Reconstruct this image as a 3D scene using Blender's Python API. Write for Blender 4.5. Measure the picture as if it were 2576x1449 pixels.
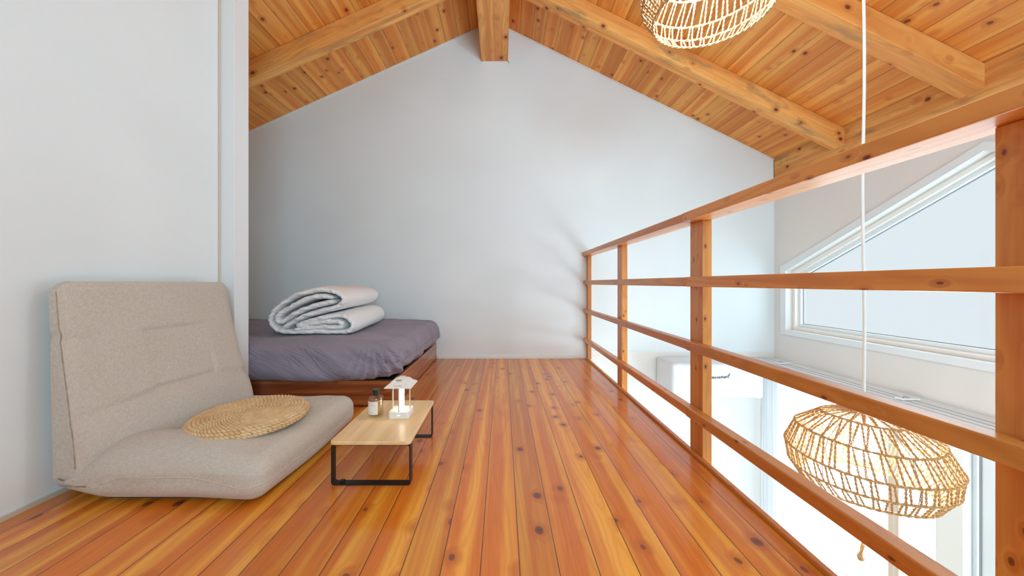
import bpy, bmesh, math, random
from math import sin, cos, pi, sqrt, floor, exp, atan2, radians
from mathutils import Vector, Matrix, noise

random.seed(7)
SC = bpy.context.scene
for o in list(bpy.data.objects):
    bpy.data.objects.remove(o)
COL = SC.collection

# ------------------------------------------------------------------ camera, world, lights, exposure
F = 880.0; VX = 1264.0; VY = 712.0; H = 0.70          # focal length in pixels, vanishing point, eye height
cam = bpy.data.cameras.new('camera')
cam.sensor_width = 36.0
cam.lens = F * 36.0 / 2576.0
cam.shift_x = (1288.0 - VX) / 2576.0
cam.shift_y = (VY - 724.5) / 2576.0
cam.clip_start = 0.02
cam_o = bpy.data.objects.new('camera', cam)
COL.objects.link(cam_o)
cam_o.location = (0, 0, H)
cam_o.rotation_euler = (pi / 2, 0, 0)
SC.camera = cam_o

w = bpy.data.worlds.new('sky'); SC.world = w; w.use_nodes = True
w.node_tree.nodes['Background'].inputs[0].default_value = (0.84, 0.94, 1.0, 1)
w.node_tree.nodes['Background'].inputs[1].default_value = 5.0

SC.view_settings.view_transform = 'Standard'
SC.view_settings.look = 'None'
SC.view_settings.gamma = 1.0
SC.view_settings.exposure = -0.18
SC.cycles.max_bounces = 12
SC.cycles.diffuse_bounces = 6
SC.cycles.glossy_bounces = 4
SC.cycles.transparent_max_bounces = 12
SC.cycles.sample_clamp_indirect = 6.0
SC.cycles.caustics_reflective = False
SC.cycles.caustics_refractive = False

def area(name, loc, rot, sx, sy, watts, color):
    l = bpy.data.lights.new(name, 'AREA'); l.shape = 'RECTANGLE'
    l.size = sx; l.size_y = sy; l.energy = watts; l.color = color
    o = bpy.data.objects.new(name, l); COL.objects.link(o)
    o.location = loc; o.rotation_euler = rot
    return o
# daylight outside the tall glazed door of the lower room and fill through an added, unseen window behind the camera
area('daylight_garden', (3.0, 2.2, -1.10), (0, radians(90), 0), 2.5, 4.6, 120.0, (0.70, 0.87, 0.97))
area('daylight_gable', (2.95, 2.15, 0.75), (0, radians(90), 0), 1.0, 2.2, 120.0, (0.62, 0.86, 1.0))
for nm, loc, rot, sx, sy in (('portal_door', (2.70, 1.785, -1.25), (0, radians(90), 0), 2.3, 2.5), ('portal_rear', (0.8, -1.68, 1.45), (radians(90), 0, 0), 1.5, 1.2), ('portal_gable', (2.70, 1.82, 0.84), (0, radians(90), 0), 1.1, 2.5)):
    p_ = area(nm, loc, rot, sx, sy, 10.0, (1, 1, 1)); p_.data.cycles.is_portal = True
area('fill_behind', (0.8, -1.75, 1.45), (radians(90), 0, 0), 1.5, 1.2, 78.0, (0.50, 0.83, 1.0))  # added fill light, shines in through the invented rear window

# ------------------------------------------------------------------ helpers
def X_(px, Y): return (px - VX) * Y / F
def Z_(py, Y): return H - (py - VY) * Y / F

class MB:
    def __init__(s): s.v = []; s.f = []
    def add(s, vs, fs):
        n = len(s.v); s.v += [tuple(v) for v in vs]; s.f += [tuple(i + n for i in f) for f in fs]
    def box(s, x0, x1, y0, y1, z0, z1):
        vs = [(x, y, z) for x in (x0, x1) for y in (y0, y1) for z in (z0, z1)]
        s.add(vs, [(0,1,3,2),(4,6,7,5),(0,4,5,1),(2,3,7,6),(0,2,6,4),(1,5,7,3)])
        return s
    def tube(s, pts, r, n=8, closed=False, cap=True):
        m = len(pts); P = [Vector(p) for p in pts]; rings = []
        up = Vector((0, 0, 1)); prev = None
        for i in range(m):
            a = P[(i - 1) % m] if (closed or i > 0) else P[i]
            b = P[(i + 1) % m] if (closed or i < m - 1) else P[i]
            t = (b - a).normalized()
            if prev is None:
                u = t.cross(up)
                if u.length < 0.05: u = t.cross(Vector((1, 0, 0)))
            else:
                u = prev - t * prev.dot(t)
                if u.length < 1e-6: u = t.cross(up)
            u.normalize(); prev = u; vv = t.cross(u)
            rr = r[i] if isinstance(r, (list, tuple)) else r
            rings.append([P[i] + (u * cos(2*pi*k/n) + vv * sin(2*pi*k/n)) * rr for k in range(n)])
        vs = [v for q in rings for v in q]; fs = []
        for i in range(m if closed else m - 1):
            for k in range(n):
                j = (i + 1) % m
                fs.append((i*n+k, i*n+(k+1) % n, j*n+(k+1) % n, j*n+k))
        if cap and not closed:
            fs.append(tuple(range(n))[::-1]); fs.append(tuple((m-1)*n + k for k in range(n)))
        s.add(vs, fs); return s
    def lathe(s, prof, n=32, c=(0, 0, 0)):
        m = len(prof); vs = []; fs = []
        for (r, z) in prof:
            for k in range(n):
                a = 2*pi*k/n; vs.append((c[0] + r*cos(a), c[1] + r*sin(a), c[2] + z))
        for i in range(m - 1):
            for k in range(n):
                fs.append((i*n+k, i*n+(k+1) % n, (i+1)*n+(k+1) % n, (i+1)*n+k))
        fs.append(tuple(range(n))[::-1]); fs.append(tuple((m-1)*n+k for k in range(n)))
        s.add(vs, fs); return s
    def prism(s, poly, lift):
        """poly: list of 3D points (planar), lift: vector"""
        n = len(poly); L = Vector(lift)
        vs = [Vector(p) for p in poly] + [Vector(p) + L for p in poly]
        fs = [tuple(range(n))[::-1], tuple(range(n, 2*n))]
        for i in range(n): fs.append((i, (i+1) % n, n + (i+1) % n, n + i))
        s.add(vs, fs); return s
    def frame(s, outer, inner, lift):
        n = len(outer); L = Vector(lift)
        O = [Vector(p) for p in outer]; I = [Vector(p) for p in inner]
        vs = O + I + [p + L for p in O] + [p + L for p in I]; fs = []
        for i in range(n):
            j = (i + 1) % n
            fs += [(i, j, n+j, n+i), (2*n+i, 3*n+i, 3*n+j, 2*n+j), (i, 2*n+i, 2*n+j, j), (n+i, n+j, 3*n+j, 3*n+i)]
        s.add(vs, fs); return s
    def build(s, name, mat, parent=None, smooth=False, bevel=0.0, seg=2, loc=None, sub=0, angle=None):
        me = bpy.data.meshes.new(name); me.from_pydata(s.v, [], s.f); me.update()
        bm = bmesh.new(); bm.from_mesh(me); bmesh.ops.recalc_face_normals(bm, faces=bm.faces); bm.to_mesh(me); bm.free()
        if smooth:
            for p in me.polygons: p.use_smooth = True
        o = bpy.data.objects.new(name, me); COL.objects.link(o)
        if mat: me.materials.append(mat)
        if parent: o.parent = parent
        if loc: o.location = loc
        if bevel:
            b = o.modifiers.new('bevel', 'BEVEL'); b.width = bevel; b.segments = seg; b.limit_method = 'ANGLE'
            b.angle_limit = radians(40); b.harden_normals = False
        if sub:
            m = o.modifiers.new('sub', 'SUBSURF'); m.levels = sub; m.render_levels = sub
        return o

def tag(o, label=None, cat=None, group=None, kind=None):
    if label: o['label'] = label
    if cat: o['category'] = cat
    if group: o['group'] = group
    if kind: o['kind'] = kind
    return o
def struct(mb, name, mat, parent=None, **k):
    o = mb.build(name, mat, parent, **k)
    if parent is None: o['kind'] = 'structure'
    return o
def empty(name, loc=(0, 0, 0)):
    o = bpy.data.objects.new(name, None); COL.objects.link(o); o.location = loc; o.empty_display_size = 0.05
    return o
def copy_tree(o, parent=None):
    c = o.copy(); COL.objects.link(c); c.parent = parent
    for ch in [x for x in bpy.data.objects if x.parent == o]: copy_tree(ch, c)
    return c

def rbox(hx, hy, hz, r, nx, ny, nz, deform=None, c=(0, 0, 0)):
    """rounded box made of a fine grid; deform(p, q) gets the point and its -1..1 coordinates"""
    bm = bmesh.new(); idx = {}
    def vert(i, j, k):
        key = (i, j, k)
        if key not in idx:
            q = Vector((2*i/nx - 1, 2*j/ny - 1, 2*k/nz - 1))
            p = Vector((q.x*hx, q.y*hy, q.z*hz))
            rr = Vector((min(r, hx), min(r, hy), min(r, hz)))
            inner = Vector((max(-(hx-rr.x), min(hx-rr.x, p.x)), max(-(hy-rr.y), min(hy-rr.y, p.y)), max(-(hz-rr.z), min(hz-rr.z, p.z))))
            d = Vector(((p.x-inner.x)/rr.x, (p.y-inner.y)/rr.y, (p.z-inner.z)/rr.z))
            if d.length > 1e-6:
                m = max(abs(d.x), abs(d.y), abs(d.z)); d = d.normalized() * m
            p = inner + Vector((d.x*rr.x, d.y*rr.y, d.z*rr.z))
            if deform: p = deform(p, q)
            idx[key] = bm.verts.new((p.x + c[0], p.y + c[1], p.z + c[2]))
        return idx[key]
    def face(a, b, cc, d):
        try: bm.faces.new((a, b, cc, d))
        except ValueError: pass
    for i in range(nx):
        for j in range(ny):
            for k in (0, nz): face(vert(i,j,k), vert(i+1,j,k), vert(i+1,j+1,k), vert(i,j+1,k))
    for i in range(nx):
        for k in range(nz):
            for j in (0, ny): face(vert(i,j,k), vert(i+1,j,k), vert(i+1,j,k+1), vert(i,j,k+1))
    for j in range(ny):
        for k in range(nz):
            for i in (0, nx): face(vert(i,j,k), vert(i,j+1,k), vert(i,j+1,k+1), vert(i,j,k+1))
    bmesh.ops.recalc_face_normals(bm, faces=bm.faces)
    return bm
def bm_obj(bm, name, mat, parent=None, smooth=True):
    me = bpy.data.meshes.new(name); bm.to_mesh(me); bm.free()
    if smooth:
        for p in me.polygons: p.use_smooth = True
    me.materials.append(mat)
    o = bpy.data.objects.new(name, me); COL.objects.link(o)
    if parent: o.parent = parent
    return o
def nz(x, y, z, s=1.0): return noise.noise(Vector((x*s, y*s, z*s)))
def sstep(a, b, x):
    t = max(0.0, min(1.0, (x - a) / (b - a))); return t*t*(3 - 2*t)

# ------------------------------------------------------------------ materials
class N:
    def __init__(s, name):
        s.m = bpy.data.materials.new(name); s.m.use_nodes = True; s.t = s.m.node_tree
        s.b = s.t.nodes['Principled BSDF']; s.out = s.t.nodes['Material Output']
    def n(s, typ, **kw):
        q = s.t.nodes.new(typ)
        for k, v in kw.items(): setattr(q, k, v)
        return q
    def put(s, sock, v):
        if isinstance(v, bpy.types.NodeSocket): s.t.links.new(v, sock)
        elif v is not None: sock.default_value = v
    def math(s, op, a, b=None, c=None):
        q = s.n('ShaderNodeMath', operation=op); s.put(q.inputs[0], a); s.put(q.inputs[1], b)
        if c is not None: s.put(q.inputs[2], c)
        return q.outputs[0]
    def xyz(s, a, b, c):
        q = s.n('ShaderNodeCombineXYZ')
        for i, v in enumerate((a, b, c)): s.put(q.inputs[i], v)
        return q.outputs[0]
    def obj(s):
        tc = s.n('ShaderNodeTexCoord'); sp = s.n('ShaderNodeSeparateXYZ'); s.put(sp.inputs[0], tc.outputs['Object']); return tc.outputs['Object'], sp.outputs
    def noise(s, vec, scale=1.0, detail=2.0, rough=0.5, dist=0.0):
        q = s.n('ShaderNodeTexNoise'); s.put(q.inputs['Vector'], vec); q.inputs['Scale'].default_value = scale
        q.inputs['Detail'].default_value = detail; q.inputs['Roughness'].default_value = rough; q.inputs['Distortion'].default_value = dist
        return q.outputs[0]
    def ramp(s, fac, a, b, lo=0.0, hi=1.0):
        q = s.n('ShaderNodeMapRange', interpolation_type='SMOOTHSTEP'); s.put(q.inputs[0], fac)
        s.put(q.inputs[1], a); s.put(q.inputs[2], b); s.put(q.inputs[3], lo); s.put(q.inputs[4], hi); return q.outputs[0]
    def mix(s, fac, a, b, mode='MIX'):
        q = s.n('ShaderNodeMix', data_type='RGBA', blend_type=mode); s.put(q.inputs[0], fac)
        for i, v in ((6, a), (7, b)): s.put(q.inputs[i], v if isinstance(v, bpy.types.NodeSocket) else tuple(v) + (1,))
        return q.outputs[2]
    def bump(s, h, strength, dist=0.01):
        q = s.n('ShaderNodeBump'); q.inputs['Strength'].default_value = strength; q.inputs['Distance'].default_value = dist
        s.put(q.inputs['Height'], h); s.put(s.b.inputs['Normal'], q.outputs[0])
    def set(s, **kw):
        for k, v in kw.items(): s.put(s.b.inputs[k], v)
        return s

def plain(name, col, rough=0.5, metal=0.0, **kw):
    q = N(name); q.set(**{'Base Color': tuple(col) + (1,), 'Roughness': rough, 'Metallic': metal}); q.set(**kw)
    return q.m

def plaster(name, col, blot=0.03):
    q = N(name); v, _ = q.obj()
    n1 = q.noise(v, 1.3, 2.0); n2 = q.noise(v, 60.0, 2.0)
    c = q.mix(q.ramp(n1, 0.3, 0.7), [x*(1-blot) for x in col], [min(1, x*(1+blot*0.4)) for x in col])
    q.set(**{'Base Color': c, 'Roughness': 0.85}); q.b.inputs['Specular IOR Level'].default_value = 0.25
    q.bump(n2, 0.08, 0.002)
    return q.m

def wood(name, L='Y', W='X', pitch=None, phase=0.0, light=(0.74,0.37,0.11), red=(0.60,0.18,0.035), knot=(0.10,0.022,0.010),
         rough=0.35, coat=0.0, coat_rough=0.15, kscale=(9.0, 7.0), kr=0.13, stain=0.0, seam=0.0019, seed=0.0, ring=0.22, bright=0.12, redmix=0.5):
    q = N(name); v, (x, y, z) = q.obj(); ax = {'X': x, 'Y': y, 'Z': z}
    l = ax[L]; a = ax[W]; h = ax[[k for k in 'XYZ' if k not in (L, W)][0]]
    if pitch:
        t = q.math('DIVIDE', q.math('SUBTRACT', a, phase), pitch)
        b = q.math('FLOOR', t); u = q.math('SUBTRACT', t, b)
        wn = q.n('ShaderNodeTexWhiteNoise', noise_dimensions='1D'); q.put(wn.inputs['W'], q.math('ADD', b, seed)); rnd = wn.outputs[0]
        wloc = q.math('MULTIPLY', u, pitch); lo = q.math('ADD', l, q.math('MULTIPLY', rnd, 37.0)); hh = q.math('MULTIPLY', b, 3.71)
    else:
        oi = q.n('ShaderNodeObjectInfo'); rnd = oi.outputs['Random']
        wloc = q.math('ADD', a, seed); lo = q.math('ADD', l, q.math('MULTIPLY', rnd, 11.0)); hh = h
    khh = hh if pitch else q.math('MULTIPLY', hh, kscale[0])
    vo = q.n('ShaderNodeTexVoronoi', voronoi_dimensions='3D'); vo.inputs['Scale'].default_value = 1.0
    wob = q.noise(q.xyz(q.math('MULTIPLY', wloc, 30.0), q.math('MULTIPLY', lo, 20.0), hh), 1.0, 1.0)
    q.put(vo.inputs['Vector'], q.xyz(q.math('ADD', q.math('MULTIPLY', wloc, kscale[0]), q.math('MULTIPLY', wob, 0.10)), q.math('MULTIPLY', lo, kscale[1]), khh))
    d = vo.outputs['Distance']
    kn = q.ramp(d, kr*0.80, kr*1.0, 1.0, 0.0); halo = q.ramp(d, kr*0.9, kr*2.6, 1.0, 0.0)
    core = q.ramp(d, kr*0.25, kr*0.7, 1.0, 0.0)
    hs = hh if pitch else q.math('MULTIPLY', hh, 9.0)
    n1 = q.noise(q.xyz(q.math('MULTIPLY', wloc, 11.0), q.math('MULTIPLY', lo, 1.1), hs), 1.0, 1.0)
    g = q.math('ADD', q.math('ADD', q.math('MULTIPLY', n1, 9.0), q.math('MULTIPLY', wloc, 26.0)), q.math('MULTIPLY', q.ramp(d, 0.0, kr*3.2, 1.0, 0.0), 1.6))
    rg = q.math('MULTIPLY_ADD', q.math('SINE', q.math('MULTIPLY', g, 6.2832)), 0.5, 0.5)
    rg = q.math('POWER', rg, 2.2)
    band = q.noise(q.xyz(q.math('MULTIPLY', wloc, 21.0), q.math('MULTIPLY', lo, 0.55), q.math('ADD', hs, 4.3)), 1.0, 2.0)
    fib = q.noise(q.xyz(q.math('MULTIPLY', wloc, 260.0), q.math('MULTIPLY', lo, 7.0), hh), 1.0, 2.0)
    c = q.mix(q.ramp(band, 0.5 - redmix*0.30, 0.5 + (1-redmix)*0.34), red, light)
    c = q.mix(q.math('MULTIPLY', rg, ring), c, [red[0]*0.72, red[1]*0.62, red[2]*0.5])
    c = q.mix(q.ramp(fib, 0.35, 0.75, 0.0, 0.16), c, [min(1, light[0]*1.12), light[1]*1.15, light[2]*1.4])
    br = q.math('MULTIPLY_ADD', rnd, 2*bright, 1.0 - bright)
    c = q.mix(1.0, c, q.xyz(br, br, br), 'MULTIPLY')
    c = q.mix(q.math('MULTIPLY', halo, 0.55), c, [red[0]*0.75, red[1]*0.6, red[2]*0.5])
    c = q.mix(q.math('MULTIPLY', kn, 0.9), c, [knot[0]*1.9, knot[1]*2.0, knot[2]*1.6])
    c = q.mix(q.math('MULTIPLY', core, 0.75), c, knot)
    if stain:
        st = q.noise(q.xyz(q.math('MULTIPLY', wloc, 14.0), q.math('MULTIPLY', lo, 2.2), hs), 1.0, 4.0, 0.65)
        c = q.mix(q.ramp(st, 0.52, 0.72, 0.0, stain), c, (0.16, 0.135, 0.085))
    hgt = q.math('MULTIPLY', fib, 0.25)
    if pitch:
        e = q.math('MINIMUM', u, q.math('SUBTRACT', 1.0, u)); s0 = seam / pitch
        sm = q.ramp(e, s0*0.35, s0, 1.0, 0.0)
        c = q.mix(q.math('MULTIPLY', sm, 0.92), c, (0.06, 0.018, 0.006))
        hgt = q.math('SUBTRACT', hgt, q.math('MULTIPLY', q.ramp(e, s0*0.4, s0*2.2, 1.0, 0.0), 2.5))
    rr = q.math('MULTIPLY_ADD', fib, 0.12, rough - 0.04)
    q.set(**{'Base Color': c, 'Roughness': rr})
    q.b.inputs['Coat Weight'].default_value = coat; q.b.inputs['Coat Roughness'].default_value = coat_rough
    q.bump(hgt, 0.22, 0.0012)
    return q.m

def fabric(name, col, col2, scale=420.0, amt=0.5, rough=0.95, bump=0.25):
    q = N(name); v, (x, y, z) = q.obj()
    a = q.noise(q.xyz(q.math('MULTIPLY', x, scale), q.math('MULTIPLY', y, scale*0.09), q.math('MULTIPLY', z, scale*0.09)), 1.0, 1.0)
    b = q.noise(q.xyz(q.math('MULTIPLY', x, scale*0.09), q.math('MULTIPLY', y, scale*0.09), q.math('MULTIPLY', z, scale)), 1.0, 1.0)
    c_ = q.noise(q.xyz(q.math('MULTIPLY', x, scale*0.09), q.math('MULTIPLY', y, scale), q.math('MULTIPLY', z, scale*0.09)), 1.0, 1.0)
    m = q.math('DIVIDE', q.math('ADD', q.math('ADD', a, b), c_), 3.0)
    c = q.mix(q.ramp(m, 0.40, 0.60, 0.0, 1.0), [p*(1-amt)+r*amt for p, r in zip(col, col2)], col)
    q.set(**{'Base Color': c, 'Roughness': rough, 'Sheen Weight': 0.15}); q.b.inputs['Specular IOR Level'].default_value = 0.2
    q.bump(m, bump, 0.001)
    return q.m

def glass(name, tint=(1, 1, 1), refl=0.08):
    q = N(name); q.t.nodes.remove(q.b)
    tr = q.n('ShaderNodeBsdfTransparent'); tr.inputs[0].default_value = tuple(tint) + (1,)
    gl = q.n('ShaderNodeBsdfGlossy'); gl.inputs['Roughness'].default_value = 0.03
    mx = q.n('ShaderNodeMixShader'); mx.inputs[0].default_value = refl*0.4
    q.put(mx.inputs[1], tr.outputs[0]); q.put(mx.inputs[2], gl.outputs[0])
    q.put(q.out.inputs[0], mx.outputs[0]); return q.m

def emit(name, col, s):
    q = N(name); q.set(**{'Base Color': tuple(col) + (1,), 'Emission Color': tuple(col) + (1,), 'Emission Strength': s}); return q.m

M = {}
M['wall'] = plaster('white_plaster', (0.785, 0.86, 0.89))
M['wall_cream'] = plaster('cream_plaster', (0.78, 0.765, 0.74))
M['white'] = plain('white_paint', (0.79, 0.84, 0.87), 0.45)
M['white_warm'] = plain('warm_white_paint', (0.86, 0.84, 0.79), 0.5)
M['bead'] = plain('beige_bead', (0.60, 0.55, 0.47), 0.6)
M['floor'] = wood('varnished_pine_floor', 'Y', 'X', pitch=0.0963, phase=-0.054, light=(0.86, 0.39, 0.042), red=(0.64, 0.160, 0.009),
                  rough=0.36, coat=0.5, coat_rough=0.10, kr=0.132, seed=3.0, bright=0.13, redmix=0.42)
CW = dict(light=(0.82, 0.38, 0.085), red=(0.66, 0.205, 0.030), rough=0.5, kr=0.115, ring=0.16)
M['ceil_r'] = wood('pine_ceiling_boards', 'Y', 'X', pitch=0.1189, phase=0.2697, seed=11.0, **CW)
M['ceil_l'] = wood('pine_ceiling_boards_west', 'Y', 'X', pitch=0.1209, phase=0.249, seed=29.0, **CW)
BW = dict(light=(0.82, 0.42, 0.12), red=(0.64, 0.24, 0.05), rough=0.6, kr=0.12, ring=0.25, stain=0.55)
M['beam_x'] = wood('rafter_pine', 'X', 'Y', **BW)
M['beam_y'] = wood('purlin_pine', 'Y', 'Z', **dict(BW, stain=0.8))
M['ridge'] = wood('ridge_pine', 'Y', 'X', light=(0.76, 0.36, 0.10), red=(0.60, 0.20, 0.04), rough=0.5, kr=0.16, ring=0.35)
RW = dict(light=(0.76, 0.35, 0.080), red=(0.62, 0.205, 0.036), rough=0.38, coat=0.35, coat_rough=0.2, kscale=(24.0, 13.0), kr=0.11, ring=0.30)
M['rail'] = wood('rail_pine', 'Y', 'Z', **RW)
M['top_rail'] = wood('handrail_pine', 'Y', 'X', **RW)
M['post'] = wood('post_pine', 'Z', 'Y', **RW)
M['bed'] = wood('bed_side_wood', 'X', 'Z', light=(0.42, 0.135, 0.035), red=(0.20, 0.045, 0.014), rough=0.3, coat=0.4, kr=0.07, ring=0.4)
M['bed_y'] = wood('bed_end_wood', 'Y', 'Z', light=(0.46, 0.16, 0.05), red=(0.24, 0.06, 0.02), rough=0.3, coat=0.5, kr=0.07, ring=0.4)
M['ash'] = wood('pale_table_wood', 'Y', 'X', light=(0.86, 0.64, 0.34), red=(0.74, 0.50, 0.24), rough=0.4, coat=0.15, kr=0.001, ring=0.10, bright=0.03)
M['wood_white'] = wood('bleached_wood', 'Z', 'Y', light=(0.86, 0.74, 0.62), red=(0.78, 0.60, 0.46), rough=0.5, kr=0.001, ring=0.1)
M['black'] = plain('black_metal', (0.018, 0.017, 0.018), 0.42, 0.3)
M['black_cap'] = plain('black_plastic', (0.012, 0.014, 0.018), 0.25)
M['dark'] = plain('dark_underside', (0.012, 0.008, 0.008), 0.9)
M['nail'] = plain('nail_hole', (0.035, 0.012, 0.008), 0.8)
M['linen'] = fabric('beige_linen', (0.58, 0.54, 0.48), (0.41, 0.36, 0.305), 1050.0, 0.55)
M['linen_side'] = fabric('brown_linen', (0.44, 0.35, 0.27), (0.27, 0.19, 0.13), 380.0, 0.65)
M['piping'] = plain('piping_cord', (0.56, 0.48, 0.39), 0.9)
def sheet_mat():
    q = N('mauve_grey_cotton'); v, (x, y, z) = q.obj()
    n1 = q.noise(q.xyz(q.math('ADD', q.math('MULTIPLY', x, 9.0), q.math('MULTIPLY', z, 16.0)), q.math('MULTIPLY', y, 22.0), q.math('MULTIPLY', z, 5.0)), 1.0, 2.0, 0.55, 1.4)
    n2 = q.noise(q.xyz(q.math('MULTIPLY', x, 3.0), q.math('MULTIPLY', y, 3.0), q.math('MULTIPLY', z, 3.0)), 1.0, 1.0)
    r1 = q.math('ABSOLUTE', q.math('SUBTRACT', n1, 0.5))
    hg = q.math('MULTIPLY', q.ramp(r1, 0.0, 0.09, 1.0, 0.0), q.ramp(n2, 0.38, 0.62, 0.15, 1.0))
    fb = q.noise(v, 700.0, 1.0)
    c = q.mix(q.ramp(fb, 0.35, 0.65), (0.245, 0.222, 0.285), (0.285, 0.258, 0.325))
    q.set(**{'Base Color': c, 'Roughness': 0.85, 'Sheen Weight': 0.15}); q.b.inputs['Specular IOR Level'].default_value = 0.2
    q.bump(hg, 0.55, 0.008); return q.m
M['sheet'] = sheet_mat()
def duvet_mat():
    q = N('white_duvet_cotton'); v, (x, y, z) = q.obj()
    n1 = q.noise(q.xyz(q.math('MULTIPLY', x, 95.0), q.math('MULTIPLY', y, 30.0), q.math('MULTIPLY', z, 60.0)), 1.0, 3.0, 0.6, 0.6)
    n2 = q.noise(q.xyz(q.math('MULTIPLY', x, 12.0), q.math('MULTIPLY', y, 9.0), q.math('MULTIPLY', z, 12.0)), 1.0, 2.0)
    edge = q.ramp(y, 2.13, 2.21, 1.0, 0.05)
    q.set(**{'Base Color': (0.88, 0.885, 0.90, 1), 'Roughness': 0.8}); q.b.inputs['Specular IOR Level'].default_value = 0.2
    q.bump(q.math('ADD', q.math('MULTIPLY', n1, edge), q.math('MULTIPLY', n2, 0.5)), 0.75, 0.012)
    return q.m
M['duvet'] = duvet_mat()
M['ac_cloth'] = fabric('white_cover_cloth', (0.72, 0.735, 0.755), (0.66, 0.675, 0.695), 600.0, 0.4, 0.9, 0.08)
M['ink'] = plain('ink', (0.05, 0.05, 0.055), 0.7)
M['paper'] = plain('label_paper', (0.80, 0.76, 0.70), 0.7)
M['print'] = plain('label_print', (0.38, 0.36, 0.34), 0.8)
M['lamp_white'] = plain('lantern_white', (0.82, 0.80, 0.77), 0.4)
M['brass'] = plain('champagne_metal', (0.62, 0.48, 0.30), 0.35, 0.6)
M['rod'] = plain('lantern_rod', (0.72, 0.63, 0.48), 0.25, 0.3)
M['tube'] = emit('lantern_tube', (1.0, 0.93, 0.82), 7.0)
M['led'] = emit('blue_led', (0.55, 0.55, 1.0), 3.0)
M['bulb'] = emit('pendant_bulb', (0.73, 0.895, 1.0), 380.0)
M['bulb_dim'] = emit('lower_pendant_bulb', (0.94, 0.94, 0.93), 185.0)
M['glass'] = glass('window_glass', (0.97, 0.99, 1.0), 0.08)
M['frosted'] = glass('frosted_window_film', (0.455, 0.455, 0.452), 0.06)
M['cord'] = plain('white_cord', (0.80, 0.79, 0.76), 0.5)
M['rubber'] = plain('grey_gasket', (0.30, 0.33, 0.36), 0.6)
M['alu'] = plain('white_aluminium', (0.80, 0.83, 0.85), 0.3)
M['lower_floor'] = wood('pale_lower_floor', 'Y', 'X', pitch=0.12, phase=0.0, light=(0.80, 0.74, 0.66), red=(0.72, 0.64, 0.56), rough=0.4, kr=0.05, ring=0.1)

def rope_mat():
    q = N('jute_rope'); v, _ = q.obj(); n1 = q.noise(v, 350.0, 2.0)
    c = q.mix(q.ramp(n1, 0.35, 0.65), (0.40, 0.20, 0.075), (0.70, 0.42, 0.19)); q.set(**{'Base Color': c, 'Roughness': 0.9})
    q.b.inputs['Specular IOR Level'].default_value = 0.2; q.bump(n1, 0.5, 0.001); return q.m
M['rope'] = rope_mat()
def straw_mat():
    q = N('water_hyacinth'); v, _ = q.obj(); n1 = q.noise(v, 28.0, 2.0); n2 = q.noise(v, 300.0, 2.0)
    c = q.mix(q.ramp(n1, 0.3, 0.7), (0.66, 0.44, 0.22), (0.76, 0.56, 0.32)); c = q.mix(q.ramp(n2, 0.4, 0.8, 0.0, 0.3), c, (0.38, 0.20, 0.08))
    q.set(**{'Base Color': c, 'Roughness': 0.6}); q.bump(n2, 0.4, 0.001); return q.m
M['straw'] = straw_mat()
def sheer_mat():
    q = N('sheer_curtain'); q.t.nodes.remove(q.b)
    tr = q.n('ShaderNodeBsdfTransparent'); df = q.n('ShaderNodeBsdfDiffuse'); tl = q.n('ShaderNodeBsdfTranslucent')
    df.inputs[0].default_value = (0.85, 0.86, 0.88, 1); tl.inputs[0].default_value = (0.85, 0.87, 0.9, 1)
    m1 = q.n('ShaderNodeMixShader'); m1.inputs[0].default_value = 0.5; q.put(m1.inputs[1], df.outputs[0]); q.put(m1.inputs[2], tl.outputs[0])
    m2 = q.n('ShaderNodeMixShader'); m2.inputs[0].default_value = 0.78; q.put(m2.inputs[1], tr.outputs[0]); q.put(m2.inputs[2], m1.outputs[0])
    q.put(q.out.inputs[0], m2.outputs[0]); return q.m
M['sheer'] = sheer_mat()
def liquid_glass(name, col, ior=1.45, rough=0.0):
    q = N(name); q.set(**{'Base Color': tuple(col) + (1,), 'Roughness': rough, 'Transmission Weight': 1.0, 'IOR': ior}); return q.m
M['bottle'] = glass('clear_bottle_glass', (0.985, 0.98, 0.96), 0.22)
M['oil'] = glass('pale_yellow_oil', (0.97, 0.925, 0.78), 0.12)

# ------------------------------------------------------------------ room shell
YB = 3.242; YF = -1.6; XR = 2.518; XL = -1.477; XLL = -2.95
AX, AZ = -0.085, 3.127; TL, TR = 0.452, 0.4925
def zc(x): return AZ - TR*(x - AX) if x > AX else AZ + TL*(x - AX)

struct(MB().box(XLL, 0.789, YF, YB, -0.028, 0.0), 'floor', M['floor'])
struct(MB().box(XLL, 0.785, YF, YB, -0.22, -0.0285), 'trim_9', M['white_warm'])
# back wall: gable outline, runs down into the lower room
back = MB().prism([(XLL, YB, -2.4), (XR, YB, -2.4), (XR, YB, zc(XR)), (AX, YB, AZ), (XLL, YB, zc(XLL))], (0, 0.12, 0))
struct(back, 'wall_back', M['wall'])
struct(MB().box(0.789, XR, YB-0.006, YB, 0.060, 0.070), 'trim_1', M['white'])
struct(MB().box(0.789, XR, YB-0.003, YB, -2.4, 0.060), 'trim_2', M['wall_cream'])
struct(MB().box(-0.60, 0.775, YB-0.010, YB, 0.0, 0.030), 'baseboard_back', M['white'], bevel=0.002)
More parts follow.
